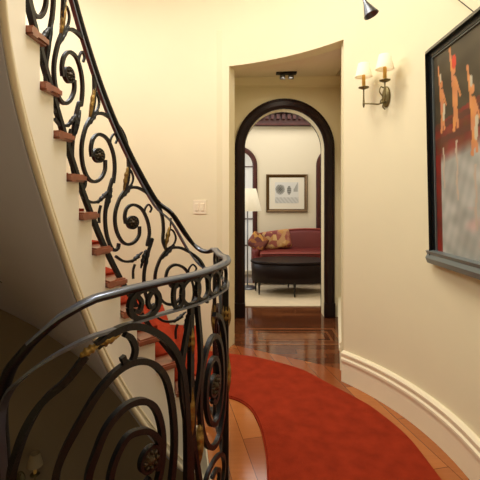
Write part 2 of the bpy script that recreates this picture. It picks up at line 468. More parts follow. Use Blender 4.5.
bm = bmesh.new(); archtrim(bm, DCX, DRI, DSP, 0, 4.272, .10, .03); link('rear_casing', bm, M['mahog'], d)

# ---------------------------------------------------------------- far room
FX0, FX1, FY = -1.6, 2.6, 6.3
WY = FY
archwall('wall_far', FX0, FX1, 0, 2.9, WY, WY+.12, [(-.035, .235, 1.71, .05), (1.505, .235, 1.71, .05)], 'far')
struct('wall_far_left', B(FX0-.1, FX0, 4.24, WY+.12, 0, 2.9), M['far'])
struct('wall_far_right', B(FX1, FX1+.1, 4.24, WY+.12, 0, 2.9), M['far'])
struct('wall_far_near', B(FX0, -.25, 4.14, 4.24, 0, 2.9), M['far'])
struct('wall_far_near_right', B(1.2, FX1, 4.14, 4.24, 0, 2.9), M['far'])
struct('wall_far_top', B(-.25, 1.2, 4.14, 4.24, 2.55, 2.9), M['far'])
struct('ceiling_far', B(FX0, FX1, 4.14, WY+.1, 2.9, 3.0), M['ceil'])
struct('floor_far', B(FX0, FX1, 4.25, WY+.1, -.1, 0), M['cherry'])
for i, cx in enumerate((-.035, 1.505)):
    wn = bpy.data.objects.new('window_%d' % (i+1), None); COL.objects.link(wn); wn.location = (cx, WY, 0); wn['kind'] = 'structure'
    bm = bmesh.new(); archtrim(bm, cx, .232, 1.71, .05, WY, .075, .03); link('window_frame', bm, M['redwood'], wn)
    bm = bmesh.new()
    for x in (-.08, .08): box(bm, cx+x-.008, cx+x+.008, WY+.06, WY+.08, .05, 1.93)
    for z in (.45, .87, 1.29, 1.70): box(bm, cx-.235, cx+.235, WY+.06, WY+.08, z-.008, z+.008)
    link('glazing_bars', bm, M['redwood'], wn)
    bm = bmesh.new(); box(bm, cx-.245, cx+.245, WY+.085, WY+.09, .05, 1.95); link('window_pane', bm, M['pane'], wn)
# carved wood cornice along the far wall
co = bmesh.new()
box(co, FX0, FX1, WY-.06, WY, 2.33, 2.9); box(co, FX0, FX1, WY-.10, WY, 2.33, 2.37, .006); box(co, FX0, FX1, WY-.16, WY, 2.52, 2.57, .006)
box(co, FX0, FX1, WY-.26, WY, 2.70, 2.76, .008)
x = FX0+.04
while x < FX1-.05:
    box(co, x, x+.05, WY-.11, WY-.05, 2.43, 2.51); box(co, x, x+.035, WY-.2, WY-.05, 2.6, 2.69); x += .085
struct('trim_far_cornice', co, M['redwood'])
baseboard('baseboard_far', [Vector((.30, WY, 0)), Vector((1.2, WY, 0))], (.7, 5, 0))

# rug of the far room
rb = bmesh.new(); box(rb, -.9, 2.0, 4.47, 5.62, 0, .012, .004)
tag(recenter(link('area_rug', rb, M['cream'])), 'cream rug on the far room floor under the dark oval table', 'rug')

# sofa
def cushion(bm, c, sx, sy, sz, rot=None, p=3.2, n=20, sag=0):
    "superellipsoid pillow"
    vs = []
    for i in range(n+1):
        ph = -PI/2+PI*i/n; row = []
        for j in range(2*n):
            th = 2*PI*j/(2*n)
            f = lambda v, e: math.copysign(abs(v)**e, v)
            v = Vector((sx*f(math.cos(ph), 2/p)*f(math.cos(th), 2/p), sy*f(math.sin(ph), 1.0), sz*f(math.cos(ph), 2/p)*f(math.sin(th), 2/p)))
            row.append(bm.verts.new((rot @ v if rot else v)+Vector(c)))
        vs.append(row)
    for a, b in zip(vs, vs[1:]):
        for j in range(2*n): bm.faces.new((a[j], b[j], b[(j+1) % (2*n)], a[(j+1) % (2*n)]))
    bmesh.ops.remove_doubles(bm, verts=bm.verts[:], dist=1e-5)
sx0, sx1 = .19, 1.85
sf = thing('sofa', (1.0, 5.85, 0), 'red upholstered sofa with curved back against the far room wall', 'sofa')
bm = bmesh.new(); box(bm, sx0, sx1, 5.48, 6.15, .10, .40, .03); link('sofa_base', bm, M['sofa'], sf, True)
bm = bmesh.new(); box(bm, sx0+.08, sx1-.08, 5.43, 5.98, .36, .47, .035); link('seat_cushion', bm, M['sofa'], sf, True)
bm = bmesh.new()
N = 30; rows = []
for i in range(N+1):
    t = i/N; x = sx0+(sx1-sx0)*t; zt = .64+.10*math.sin(PI*min(1, max(0, (t-.0))))**.8
    rows.append([bm.verts.new(q) for q in ((x,5.93,.42),(x,5.99,zt-.05),(x,6.02,zt-.01),(x,6.08,zt),(x,6.15,zt-.02),(x,6.2,.42))])
for a, b in zip(rows, rows[1:]):
    for j in range(5): bm.faces.new((a[j], a[j+1], b[j+1], b[j]))
bm.faces.new(rows[0]); bm.faces.new(rows[-1])
bmesh.ops.recalc_face_normals(bm, faces=bm.faces)
link('backrest', bm, M['sofa'], sf, True)
bm = bmesh.new(); pts = []
for i in range(N+1):
    t = i/N; pts.append((sx0+(sx1-sx0)*t, 6.02, (.64+.10*math.sin(PI*t)**.8)))
tube(bm, pts, .012); link('piping', bm, M['sofa_t'], sf, True)
bm = bmesh.new(); tube(bm, [(sx0+.08, 5.43, .455), (sx1-.08, 5.43, .455)], .01); link('seat_piping', bm, M['sofa_t'], sf, True)
for x in (sx0+.03, sx1-.03):
    bm = bmesh.new(); box(bm, x-.05, x+.05, 5.50, 6.12, .10, .50, .04); link('armrest', bm, M['sofa'], sf, True)
for x in (sx0+.08, sx1-.08):
    for y in (5.53, 6.1):
        bm = bmesh.new(); lathe(bm, [(.016, 0), (.026, .10)], (x, y, 0), 12); link('leg', bm, M['mahog'], sf)
bm = bmesh.new(); cushion(bm, (0,0,0), .205, .07, .135, p=9)
o = link('throw_pillow', bm, M['patch'], None, True); o.location = (.54, 5.84, .60); o.rotation_euler = (math.radians(-16), math.radians(-8), .05)
tag(o, 'larger gold and pink patchwork pillow leaning on the sofa back', 'pillow', 'pillows on the red sofa')
bm = bmesh.new(); cushion(bm, (0,0,0), .13, .06, .115, p=9)
o = link('throw_pillow', bm, M['patch2'], None, True); o.location = (.255, 5.70, .58); o.rotation_euler = (math.radians(-22), math.radians(32), -.25)
tag(o, 'small brown and gold pillow at the left end of the red sofa', 'pillow', 'pillows on the red sofa')

# oval table in front
tb = thing('coffee_table', (.67, 5.15, 0), 'dark oval drum table on slender legs in front of the red sofa', 'table')
def oval(bm, prof, c, kx, ky, n=48):
    rings = [[bm.verts.new((c[0]+kx*r*math.cos(2*PI*i/n), c[1]+ky*r*math.sin(2*PI*i/n), z)) for i in range(n)] for r, z in prof]
    for a, b in zip(rings, rings[1:]):
        for i in range(n): bm.faces.new((a[i], a[(i+1) % n], b[(i+1) % n], b[i]))
    bm.faces.new(rings[0][::-1]); bm.faces.new(rings[-1])
bm = bmesh.new(); oval(bm, [(.97,.17),(.99,.175),(.99,.395),(.96,.40)], (.645, 5.09), .5, .27); link('apron', bm, M['leather'], tb, True)
bm = bmesh.new(); oval(bm, [(1.0,.40),(1.02,.405),(1.02,.42),(1.0,.43)], (.645, 5.09), .5, .27); o = link('table_top', bm, M['leather'], tb)
for th in (-88, -200, -150, 20, 90):
    x, y = 0.645+.47*math.cos(math.radians(th)), 5.09+.25*math.sin(math.radians(th))
    bm = bmesh.new(); lathe(bm, [(.006, .012), (.010, .05), (.014, .12), (.020, .19)], (x, y, 0), 12); link('leg', bm, M['dkmetal'], tb)

# etching in gold frame
pc = thing('framed_etching', (.735, WY, 1.0), 'small etching in a dark gold frame with wide cream mat above the red sofa', 'picture')
def frame(bm, x0, x1, z0, z1, y, w, d):
    prof = [(0,0),(0,d),(w*.25,d*1.15),(w*.6,d*.7),(w,d*.45),(w,0)]
    cs = [(x0,z0,1,1),(x1,z0,-1,1),(x1,z1,-1,-1),(x0,z1,1,-1)]
    rows = [[bm.verts.new((x+sx*u, y-v, z+sz*u)) for u, v in prof] for x, z, sx, sz in cs]
    for i in range(4):
        a, b = rows[i], rows[(i+1) % 4]
        for j in range(len(prof)): bm.faces.new((a[j], a[(j+1) % 6], b[(j+1) % 6], b[j]))
    bmesh.ops.recalc_face_normals(bm, faces=bm.faces)
bm = bmesh.new(); frame(bm, .41, 1.06, .98, 1.575, WY, .05, .03); link('picture_frame', bm, M['gold'], pc)
bm = bmesh.new(); box(bm, .45, 1.02, WY-.012, WY-.002, 1.02, 1.535); link('mat_board', bm, M['mat'], pc)
def colgrid(name, W, Hh, nx, nz, fn, parent, place, rough=.4, matname='print'):
    bm = bmesh.new(); cl = bm.loops.layers.float_color.new('Col')
    V = [[bm.verts.new(place(i/nx, j/nz)) for i in range(nx+1)] for j in range(nz+1)]
    for j in range(nz):
        for i in range(nx):
            f = bm.faces.new((V[j][i], V[j][i+1], V[j+1][i+1], V[j+1][i]))
            for l, (u, v) in zip(f.loops, ((i/nx, j/nz), ((i+1)/nx, j/nz), ((i+1)/nx, (j+1)/nz), (i/nx, (j+1)/nz))):
                l[cl] = lin(fn(u, v))
    m = bpy.data.materials.new(matname); m.use_nodes = True; nt = m.node_tree
    at = nt.nodes.new('ShaderNodeAttribute'); at.attribute_name = 'Col'
    nt.links.new(at.outputs['Color'], nt.nodes['Principled BSDF'].inputs['Base Color'])
    nt.nodes['Principled BSDF'].inputs['Roughness'].default_value = rough
    return link(name, bm, m, parent)
def etch(u, v):
    c = 222
    d = math.hypot((u-.22)/.20, (v-.66)/.24)
    if d < 1: c = 95 + 70*d + 30*math.sin(u*60)*math.sin(v*50)
    if math.hypot((u-.60)/.09, (v-.62)/.20) < 1: c = 130 + 40*math.sin(v*70)
    if .78 < u < .97 and v > .55 and (v-.55) < (u-.74)*2: c = 165+25*math.sin(u*90)
    if v < .3: c = min(c, 200 + 14*math.sin(u*40+v*30))
    return (c, c, max(0, c-6))
colgrid('etching_print', 1, 1, 40, 30, etch, pc, lambda u, v: Vector((.55+.37*u, WY-.014, 1.12+.33*v)), .7, 'etching_ink')

# floor lamp at the left of the sofa
fl = thing('floor_lamp', (.10, 5.32, 0), 'floor lamp with cream cone shade and thin metal pole left of the sofa', 'lamp')
bm = bmesh.new(); lathe(bm, [(.11,.012),(.12,.02),(.10,.035),(.02,.05)], (.10, 5.32, 0)); link('lamp_base', bm, M['steel'], fl)
bm = bmesh.new(); tube(bm, [(.10, 5.32, .04), (.10, 5.32, .5), (.10, 5.32, 1.10)], .009); link('pole', bm, M['steel'], fl, True)
bm = bmesh.new(); lathe(bm, [(.185,1.04),(.115,1.335),(.112,1.335),(.182,1.04)], (.10, 5.32, 0), 40, close=False); link('lamp_shade', bm, M['lshade'], fl, True)
bm = bmesh.new(); bmesh.ops.create_uvsphere(bm, u_segments=16, v_segments=10, radius=.03, matrix=Matrix.Translation((.10, 5.32, 1.14))); link('bulb', bm, M['glow'], fl, True)

# twin spotlight on the passage ceiling
sp = thing('ceiling_spotlight', (.43, 3.72, 2.37), 'small twin spotlight on the passage ceiling above the arched doorway', 'light')
bm = bmesh.new(); box(bm, .335, .525, 3.69, 3.75, 2.372, 2.392, .004); link('mounting_bar', bm, M['dkmetal'], sp)
for x in (.395, .475):
    bm = bmesh.new(); R = Matrix.Rotation(math.radians(22), 4, 'X')
    lathe(bm, [(.014, 0), (.026, -.012), (.026, -.045), (.023, -.045), (.018, -.03)], (x, 3.715, 2.372), 20, M4=R.to_3x3()); link('lamp_head', bm, M['steel'], sp, True)
    bm = bmesh.new(); lathe(bm, [(.018, -.036), (.016, -.040)], (x, 3.715, 2.372), 16, M4=R.to_3x3()); link('bulb', bm, M['glow'], sp)

# ---------------------------------------------------------------- staircases
CEN = Vector((-.40, 1.70, 0))
def wall_hit(p, dirv, k=-.004):
    "where a ray from p meets the curved wall"
    d = dirv.normalized(); a, b = RA+k, RB+k
    px, py = (p.x-CX)/a, (p.y-CY)/b; dx, dy = d.x/a, d.y/b
    A_, B_, C_ = dx*dx+dy*dy, 2*(px*dx+py*dy), px*px+py*py-1
    t = (-B_+math.sqrt(max(0, B_*B_-4*A_*C_)))/(2*A_)
    return p + d*t
def radial(p):
    d = (p-CEN); return d.normalized()
def outer(k, up=True):
    "foot of the nosing line on the curved wall, by riser number"
    if up: return ell(79+10.1*(k-1), -.004)
    return ell(278+16.7*k if k > -6 else 177.8+10.5*(k+6), -.004)
def flight(ks, tip, name, label, string_bottom, first):
    OUT = lambda kk: outer(kk, first)
    st = thing(name, (*OUT(ks[0]).xy, 0 if first else LOWZ), label, 'staircase')
    tips = {k: tip(k) for k in list(ks)+[ks[-1]+1]}
    # string: stepped upper outline, smooth lower outline
    bm = bmesh.new()
    dens = {}
    seq = [tips[k] for k in sorted(tips)]; sub = 8
    path = catmull(seq, sub)
    k0 = ks[0]
    off = []
    for i, p in enumerate(path):
        t = (path[min(i+1, len(path)-1)]-path[max(i-1, 0)]).normalized(); n = Vector((t.y, -t.x, 0))
        if n.dot(p-CEN) < 0: n = -n
        off.append(n)
    soff_in, soff_out = [], []
    for si in range(len(ks)):
        k = ks[si]; zt = RISE*k-.034
        for j in range(sub):
            i0, i1 = si*sub+j, si*sub+j+1
            q = []
            for i in (i0, i1):
                kk = k0+i/sub
                p = path[i]+off[i]*.022; p2 = path[i]+off[i]*.062
                zb = string_bottom(kk)
                q.append((p, p2, zb))
            v = []
            for p, p2, zb in q:
                v.append([bm.verts.new((p.x,p.y,zb)), bm.verts.new((p.x,p.y,zt)), bm.verts.new((p2.x,p2.y,zt)), bm.verts.new((p2.x,p2.y,zb))])
            a, b = v
            bm.faces.new((a[0],b[0],b[1],a[1])); bm.faces.new((a[1],b[1],b[2],a[2])); bm.faces.new((a[2],b[2],b[3],a[3])); bm.faces.new((a[3],b[3],b[0],a[0]))
            bm.faces.new(a[::-1]); bm.faces.new(b)
    bmesh.ops.recalc_face_normals(bm, faces=bm.faces)
    link('string_board', bm, M['string'], st)
    # bead along the lower edge of the string
    bd = bmesh.new()
    for dz, r in ((.012, .013), (.062, .006)):
        pts = [Vector((*(path[i]+off[i]*.019).xy, string_bottom(k0+i/sub)+dz)) for i in range(len(path)-1)]
        tube(bd, pts, r, 6)
    link('string_bead', bd, M['trim'], st, True)
    # soffit
    sb = bmesh.new(); rows = []
    for i in range(0, len(path), 2):
        zb = string_bottom(k0+i/sub)+.012; p = path[i]+off[i]*.03; o_ = OUT(k0+i/sub)
        m_ = [p.lerp(o_, t) for t in (0, .25, .5, .75, 1)]
        rows.append([sb.verts.new((q.x, q.y, zb)) for q in m_])
    for a, b in zip(rows, rows[1:]):
        for j in range(4): sb.faces.new((a[j], a[j+1], b[j+1], b[j]))
    bmesh.ops.recalc_face_normals(sb, faces=sb.faces)
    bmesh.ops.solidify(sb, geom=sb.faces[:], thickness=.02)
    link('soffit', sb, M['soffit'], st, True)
    for si, k in enumerate(ks):
        p0, p1 = path[si*sub], path[min((si+1)*sub, len(path)-1)]
        n0, n1 = off[si*sub], off[min((si+1)*sub, len(path)-1)]
        t0 = (p1-p0).normalized()
        a = p0 - t0*.028 - n0*.0; b = p1 + t0*.0
        ao, bo = OUT(k), OUT(k+1); to = (bo-ao).normalized()
        mid = path[si*sub+sub//2]
        tb_ = bmesh.new(); prism(tb_, [a.xy, mid.xy, b.xy, bo.xy, (ao-to*.028).xy], RISE*k-.034, RISE*k)
        bmesh.ops.bevel(tb_, geom=[e for e in tb_.edges if e.calc_length() > .05 and abs(e.verts[0].co.z-e.verts[1].co.z) < 1e-5 and len(e.link_faces) == 2 and e.calc_face_angle(0) > 1], offset=.008, segments=2, affect='EDGES')
        link('tread', tb_, M['tread'], st)
        rb_ = bmesh.new(); s = OUT(k); q0 = p0+n0*.024
        prism(rb_, [q0.xy, (q0+t0*.018).xy, (s+to*.018).xy, s.xy], RISE*(k-1) if k != ks[0] else RISE*(k-1), RISE*k-.034)
        link('riser', rb_, M['string'], st)
    return st, path, off
def sb_up(kk):
    z = RISE*kk-.56
    return max(z, -.30) if kk < 2.4 else z
up_tip = lambda k: tipk(min(k, KTOP)) if k <= KTOP else tipk(KTOP)+(tipk(KTOP)-tipk(KTOP-1))*(k-KTOP)
upst, uppath, upoff = flight(list(range(1, KTOP+1)), up_tip, 'staircase', 'curved upper staircase rising to the left with wood treads and cream string', sb_up, True)
# lower flight: risers listed from the bottom up
lowpts = [Vector((x, y, 0)) for x, y in LOW]
def low_tip(k):      # k = 0 is the landing edge, -1 one step down ...
    if k >= 0: p = Vector((-.465, 1.062, 0))+Vector((.07, -.03, 0))*k; return p-radial(p)*.04
    i = -k-1; p = lowpts[min(i, len(lowpts)-1)]
    if i >= len(lowpts): p = lowpts[-1]+Vector((.05, -.03, 0))*(i-len(lowpts)+1)
    return p - radial(p)*.04
lowst, lowpath, lowoff = flight(list(range(-16, 0)), low_tip, 'staircase', 'lower staircase dropping away below the near end of the iron balustrade', lambda kk: RISE*kk-.5, False)
lowst.name = 'staircase_down' if False else lowst.name

# fascia bead under the landing nosing
bm = bmesh.new(); tube(bm, [Vector((*(plan(a)-norm_(a)*.056).xy, -.036)) for a in arange(A_K(1)+.02, A_LOW, .03)], .012, 6)
tube(bm, [Vector((*(plan(a)-norm_(a)*.052).xy, -.288)) for a in arange(A_K(1)+.02, A_LOW, .03)], .012, 6)
struct('trim_landing_edge', bm, M['trim'], True)

# ---------------------------------------------------------------- red carpet (landing and upper flight, one laid length)
cb = bmesh.new()
RI = [(-.262,2.41),(-.16,2.455),(-.05,2.445),(.047,2.347),(.10,2.18),(.122,1.95),(.118,1.754),(.09,1.5),(.02,1.28),(-.08,1.10),(-.2,.98),(-.33,.88)]
RO = [(-.362,3.22),(-.21,3.165),(-.055,3.115),(.115,3.06),(.33,2.93),(.46,2.82),(.586,2.63),(.739,2.40),(.80,2.27),(.8625,2.06),(.877,1.83),(.877,1.6),(.84,1.2),(.72,.75),(.45,.3),(.1,0.0),(-.33,-.12)]
ri = catmull([Vector((*p, 0)) for p in RI], 6); ro = catmull([Vector((*p, 0)) for p in RO], 6)
prism(cb, [p.xy for p in ri]+[p.xy for p in ro[::-1]], .0005, .016)
bmesh.ops.bevel(cb, geom=[e for e in cb.edges if e.is_manifold and abs(e.verts[0].co.z-.016) < 1e-5 and abs(e.verts[1].co.z-.016) < 1e-5 and e.calc_face_angle(0) > 1], offset=.008, segments=3, affect='EDGES')
# runner on the steps
for k in range(1, KTOP):
    p0, p1 = up_tip(k), up_tip(k+1)
    wa, wb = outer(k), outer(k+1)
    da, db = (wa-p0).normalized(), (wb-p1).normalized()
    a, b = p0+da*.13, p1+db*.13
    ao, bo = wa-da*.06, wb-db*.06
    t = (b-a).normalized(); to = (bo-ao).normalized()
    z = RISE*k
    prism(cb, [(a-t*.036).xy, (b+t*.0).xy, (bo).xy, (ao-to*.036).xy], z-.038, z+.012)
    prism(cb, [(a-t*.010).xy, (a+t*.002).xy, (ao+to*.002).xy, (ao-to*.010).xy], RISE*(k-1)+.010, z-.03)
tag(recenter(link('carpet_runner', cb, M['red'])), 'orange red carpet curving over the landing and up the stairs', 'carpet')

# ---------------------------------------------------------------- balustrade
bal = thing('stair_balustrade', (-.05, 1.70, 0), 'black wrought iron scroll balustrade with polished handrail around the stairwell', 'railing')
BB_ = [A_at(0)+.02, AR[-1]-.02]
def rail_sweep(bm, a0, a1, zf, prof, st=.018):
    As = arange(a0, a1, st); pts = [S(a, zf(a)) for a in As]
    sweep(bm, pts, prof, nor=lambda i: norm_(As[i]))
HR = [(-.018,-.003),(-.015,-.011),(.015,-.011),(.018,-.003),(.015,.005),(.008,.009),(0,.010),(-.008,.009),(-.015,.005)]
bm = bmesh.new(); rail_sweep(bm, BB_[0], BB_[1], zrail, HR)
bm.normal_update(); bmesh.ops.recalc_face_normals(bm, faces=bm.faces)
for f in bm.faces: f.material_index = 0 if f.normal.z > .25 else 1  # tops take the sheen metal, undersides black, following the light from above
link('handrail', bm, [M['rail'], M['iron']], bal, True)
R2 = [(-.010,-.004),(.010,-.004),(.010,.004),(-.010,.004)]
bm = bmesh.new(); rail_sweep(bm, BB_[0], BB_[1], lambda a: zrail(a)-gap(a), R2); link('upper_bar', bm, M['rail'], bal)
def zbb(a):
    if a < A_K(1)-.02: return zbase(a)+.0
    return zbase(a) if a < A_L0 else (.06 if a < A_LOW else max(zbase(a)+.03, zbase(a)))
bm = bmesh.new(); rail_sweep(bm, BB_[0], BB_[1], lambda a: max(zbb(a), zbase(a)+.015), [(-.011,-.010),(.011,-.010),(.011,.010),(-.011,.010)]); link('base_bar', bm, M['iron'], bal)

def iron(sp_, r=.0085, name='scroll', taper=False, m='iron', flat=1.):
    "sp_: list of (a, z) on the railing surface"
    q = catmull([Vector((a, z, 0)) for a, z in sp_], 7)
    pts = [S(v.x, v.y) for v in q]
    bm = bmesh.new()
    sweep(bm, pts, [(-r*flat,-r),(r*flat,-r),(r*flat*1.0,r),(-r*flat,r)], nor=lambda i: norm_(q[i].x), scale=(lambda t: 1-.55*t) if taper else None)
    return bm
def leaf(a0, z0, a1, z1, wd, m='brass', lobes=4, curl=.012):
    "acanthus leaf lying on the railing surface from one point to another"
    bm = bmesh.new(); n = lobes*4; top, bot, mid, midb = [], [], [], []
    dA, dZ = a1-a0, z1-z0; L = math.hypot(dA, dZ); na, nz = -dZ/L, dA/L
    for i in range(n+1):
        t = i/n; w_ = wd*(math.sin(PI*t**.8)**.8)*(1-.30*((i % 4) in (3, 0)))+.0015
        a, z = a0+dA*t, z0+dZ*t
        off = curl*math.sin(PI*t)
        top.append(bm.verts.new(S(a+na*w_, z+nz*w_, 0))); bot.append(bm.verts.new(S(a-na*w_, z-nz*w_, 0)))
        mid.append(bm.verts.new(S(a, z, -.008-off))); midb.append(bm.verts.new(S(a, z, .008+off)))
    for i in range(n):
        for A, B_ in ((top, mid), (mid, bot), (bot, midb), (midb, top)): bm.faces.new((A[i], A[i+1], B_[i+1], B_[i]))
    bmesh.ops.recalc_face_normals(bm, faces=bm.faces)
    return link('leaf', bm, M[m], bal, True)
def rosette(a, z, r, parent=None):
    n = norm_(a)*-1; t = tang(a); up = Vector((0, 0, 1)); c = S(a, z)
    R = Matrix((t, up, n)).transposed()
    bm = bmesh.new(); lathe(bm, [(r*.05,-.020),(r*.2,-.018),(r*.4,-.010),(r*.55,-.007),(r*.98,-.006),(r*.98,.006),(r*.55,.007),(r*.4,.010),(r*.2,.018),(r*.05,.020)], c, 28, M4=R)
    for i in range(8):
        th = 2*PI*i/8
        for s in (1, -1):
            o_ = R @ Vector((r*.68*math.cos(th), r*.68*math.sin(th), .007*s))
            g = bmesh.ops.create_uvsphere(bm, u_segments=8, v_segments=6, radius=1)
            for v in g['verts']: v.co = c+o_+R @ (Matrix.Rotation(th, 3, 'Z') @ Vector((v.co.x*r*.24, v.co.y*r*.15, v.co.z*.010)))
    ro_ = link('rosette', bm, M['rosette'], bal, True)
    bm = bmesh.new(); lathe(bm, [(r*.92,-.009),(r*1.22,-.009),(r*1.22,.009),(r*.92,.009),(r*.92,-.009)], c, 28, M4=R, close=False)
    rr_ = link('rosette_rim', bm, M['iron'], ro_)
    return ro_

# --- stair scroll units: centre in the photo, stretch and shear of each
SLO, SHI = A_K(13), A_K(1)+.03
def rl(pts, cx=155, cy=300): return [((x-cx)/4.8, (y-cy)/4.8) for x, y in pts]
T_A = rl([(120,145),(92,190),(72,260),(77,330),(100,385),(132,405),(165,393),(187,360),(190,318)])
T_B1 = rl([(122,305),(118,270),(130,232),(160,215),(200,235),(228,290),(237,350),(228,410)])
T_B2 = rl([(75,0),(60,90),(38,170),(25,260),(28,340),(45,400),(65,432),(85,425),(90,400)])[1:]
T_C1 = rl([(120,145),(145,133),(185,135),(235,165),(275,210),(298,270),(305,330),(302,390)])
NODE = rl([(120,145)])
T_D = rl([(75,462),(110,485),(150,485),(190,462)])
T_E = rl([(168,500),(160,530),(160,570)])
T_H = rl([(226,288),(214,245),(232,214),(248,232),(240,252)])
T_L = rl([(120,140),(150,118),(160,86),(150,54),(134,43)])
T_T = rl([(140,-10),(137,40),(128,80)])
LN = rl([(135,30),(112,150)]); LB = rl([(222,430),(196,520)]); LM2 = rl([(155,120),(92,195)]); LX = rl([(48,120),(26,262)]); LY = rl([(150,492),(205,440)])
UNITS = [(41,-13,.72,1.38,-.45),(68.4,75,.83,1.30,.30*0-.2),(98.3,155.5,.97,1.20,.22*0-.1),(132.3,222.5,1,1,0),(174.5,282.5,1.12,1.0,-.05)]
def upx(u, pts):
    cx, cy, kx, ky, sh = u
    return [inv(cx+dx*kx, cy+dy*ky+sh*0*dx, SLO, SHI) for dx, dy in pts]
UN = [[upx(u, t) for t in (T_A, T_B1, T_B2, T_C1, NODE, T_D, T_E, T_H, T_L, T_T, LN, LB, LM2, LX, LY, [(0, 0)])] for u in UNITS]
def shift(pl, da): return [(a+da, zbase(a+da)+(z-zbase(a))*(zrail(a+da)-zbase(a+da))/(zrail(a)-zbase(a))) for a, z in pl]
def draw(u, nxt, rr):
    A_, B1, B2, C1, ND, D_, E_, H_, L_, T_, l1, l2, l3, l4, l5, c = u
    for pts, r in ((A_, .0072), (B1+(nxt[2] if nxt else []), .0072), (C1+(nxt[4] if nxt else []), .0075), (D_, .006), (E_, .005), (H_, .0045), (L_, .0045), (T_, .0035)):
        link('scroll', iron(pts, r), M['iron'], bal)
    rosette(c[0][0], c[0][1], rr)
    for L, wd, mm in ((l1,.013,'brass'),(l2,.014,'iron'),(l3,.013,'iron'),(l4,.011,'iron'),(l5,.012,'iron')):
        (a0, z0), (a1, z1) = L; leaf(a0, z0, a1, z1, wd, mm, curl=.006)
for i, u in enumerate(UN): draw(u, UN[i+1] if i+1 < len(UN) else None, .029)
dstep = UN[3][-1][0][0]-UN[2][-1][0][0]
for i in (1, 2):
    da = -(i*dstep+ (UN[3][-1][0][0]-UN[0][-1][0][0])); sh = [shift(q, da) for q in UN[3]]; draw(sh, [shift(q, da) for q in UN[4]], .026)
for i in range(5):
    da = A_LOW+.52+i*dstep-UN[2][-1][0][0]; draw([shift(q, da) for q in UN[2]], [shift(q, da) for q in UN[3]], .026)

# --- near landing panel, traced on the visible part and completed below
NLO, NHI = A_at(NL0+3), A_at(NLOW0+2)
SP = [(86,356),(67,380),(44,401),(27,426),(17,453),(11,480),(10,520),(24,556),(55,578),(95,580),(135,562),(160,530),(170,490),(174,450),(173,415),(168,385),(160,370),
      (148,362),(134,362),(117,371),(99,391),(79,424),(63,455),(56,480),(56,512),(72,540),(100,548),(130,534),(150,505),(160,470),(162,436),(156,410),(143,401),(125,407),(107,427),(95,455),(88,480),(92,505),(108,515),(130,506),(143,488),(150,478)]
SP4 = [(156,470),(161,455),(158,440),(150,432),(141,431),(127,437),(116,457),(110,480),(114,492),(126,496)]
ARC1 = [(96,346),(114,332),(132,326),(150,330),(166,340),(177,355),(183,376),(186,405),(187,440),(187,480),(186,520),(183,560)]
HOOK = [(124,334),(131,338),(135,348),(134,357),(131,363)]
HOOK2 = [(122.5,356.5),(124,361),(129,364)]
def nearpan(f):
    for pts, r in ((SP,.0095),(SP4,.009),(ARC1,.0105),(HOOK,.008),(HOOK2,.008)):
        link('scroll', iron([f(*p) for p in pts], r), M['iron'], bal)
fn = lambda x, y: inv(x, y, NLO, NHI)
nearpan(fn)
for a0, a1, wd in (((80,357),(100,343),.014),((97,345),(120,334),.016),):
    leaf(*fn(*a0), *fn(*a1), wd)
cc = fn(149.5, 459); rosette(cc[0], cc[1], .034)
# collar rings between the two rails
def ringoval(a, z, ra, rz, r=.007):
    link('collar_ring', iron([(a+ra*math.cos(2*PI*i/16), z+rz*math.sin(2*PI*i/16)) for i in range(17)], r), M['iron'], bal)
for x_, rx in ((145, .056), (178, .02), (191, .045), (203, .04), (214, .045), (223, .05)):
    ca = fn(x_, 308)[0]; ringoval(ca, zrail(ca)-gap(ca)/2-.002, rx, .044, .008 if rx > .05 else .0065)
for a in (A_L0+.12, A_L0+.30): ringoval(a, zrail(a)-gap(a)/2, .05, .044, .0065)
ca = fn(145, 308)[0]
for sg in (-1, 1): link('collar_scroll', iron([(ca+sg*.034, .955), (ca+sg*.012, .925), (ca+sg*.022, .900), (ca+sg*.04, .905)], .006), M['iron'], bal)
# --- far landing panels: smaller scrolls seen nearly edge-on
def spiral(ac, zc, ra, rz, turns, d=1, ph=0., inner=.22, n=None, r=.0085):
    n = int(turns*14); pts = []
    for i in range(n+1):
        t = i/n; k = 1-(1-inner)*t; th = ph+d*2*PI*turns*t
        pts.append((ac+ra*k*math.cos(th), zc+rz*k*math.sin(th)))
    link('scroll', iron(pts, r), M['iron'], bal)
a2 = fn(214, 388)[0]
zc2 = .53
spiral(a2, zc2, .135, .27, 2.6, 1, PI*.5, .2); rosette(a2, zc2, .034)
spiral(a2+.0, .17, .12, .10, 1.6, -1, -PI*.5, .25, r=.007)
for da in (-.15, .155): 
    link('baluster_bar', iron([(a2+da, .06), (a2+da, .5), (a2+da, zrail(a2)-.10)], .009), M['iron'], bal)
    leaf(a2+da, .42, a2+da, .60, .022); leaf(a2+da, .80, a2+da, .70, .015)
link('baluster_bar', iron([(a2+.185, .06), (a2+.17, .40), (a2+.20, .64), (a2+.16, .84)], .008), M['iron'], bal)
link('baluster_bar', iron([(a2+.13, .06), (a2+.10, .2), (a2+.145, .44), (a2+.10, .66), (a2+.12, .86)], .008), M['iron'], bal)
leaf(a2+.10, .44, a2+.115, .30, .022)
a3 = (A_at(NL0+1)+A_at(NL0+2))/2
spiral(a3, .52, .14, .26, 2.6, -1, PI*.5, .2); rosette(a3, .52, .034)
spiral(a3, .16, .12, .10, 1.6, 1, -PI*.5, .25, r=.007)
for da in (-.17, .17): 
    link('baluster_bar', iron([(a3+da, .06), (a3+da, .5), (a3+da, .87)], .009), M['iron'], bal)
    leaf(a3+da, .50, a3+da, .68, .022)

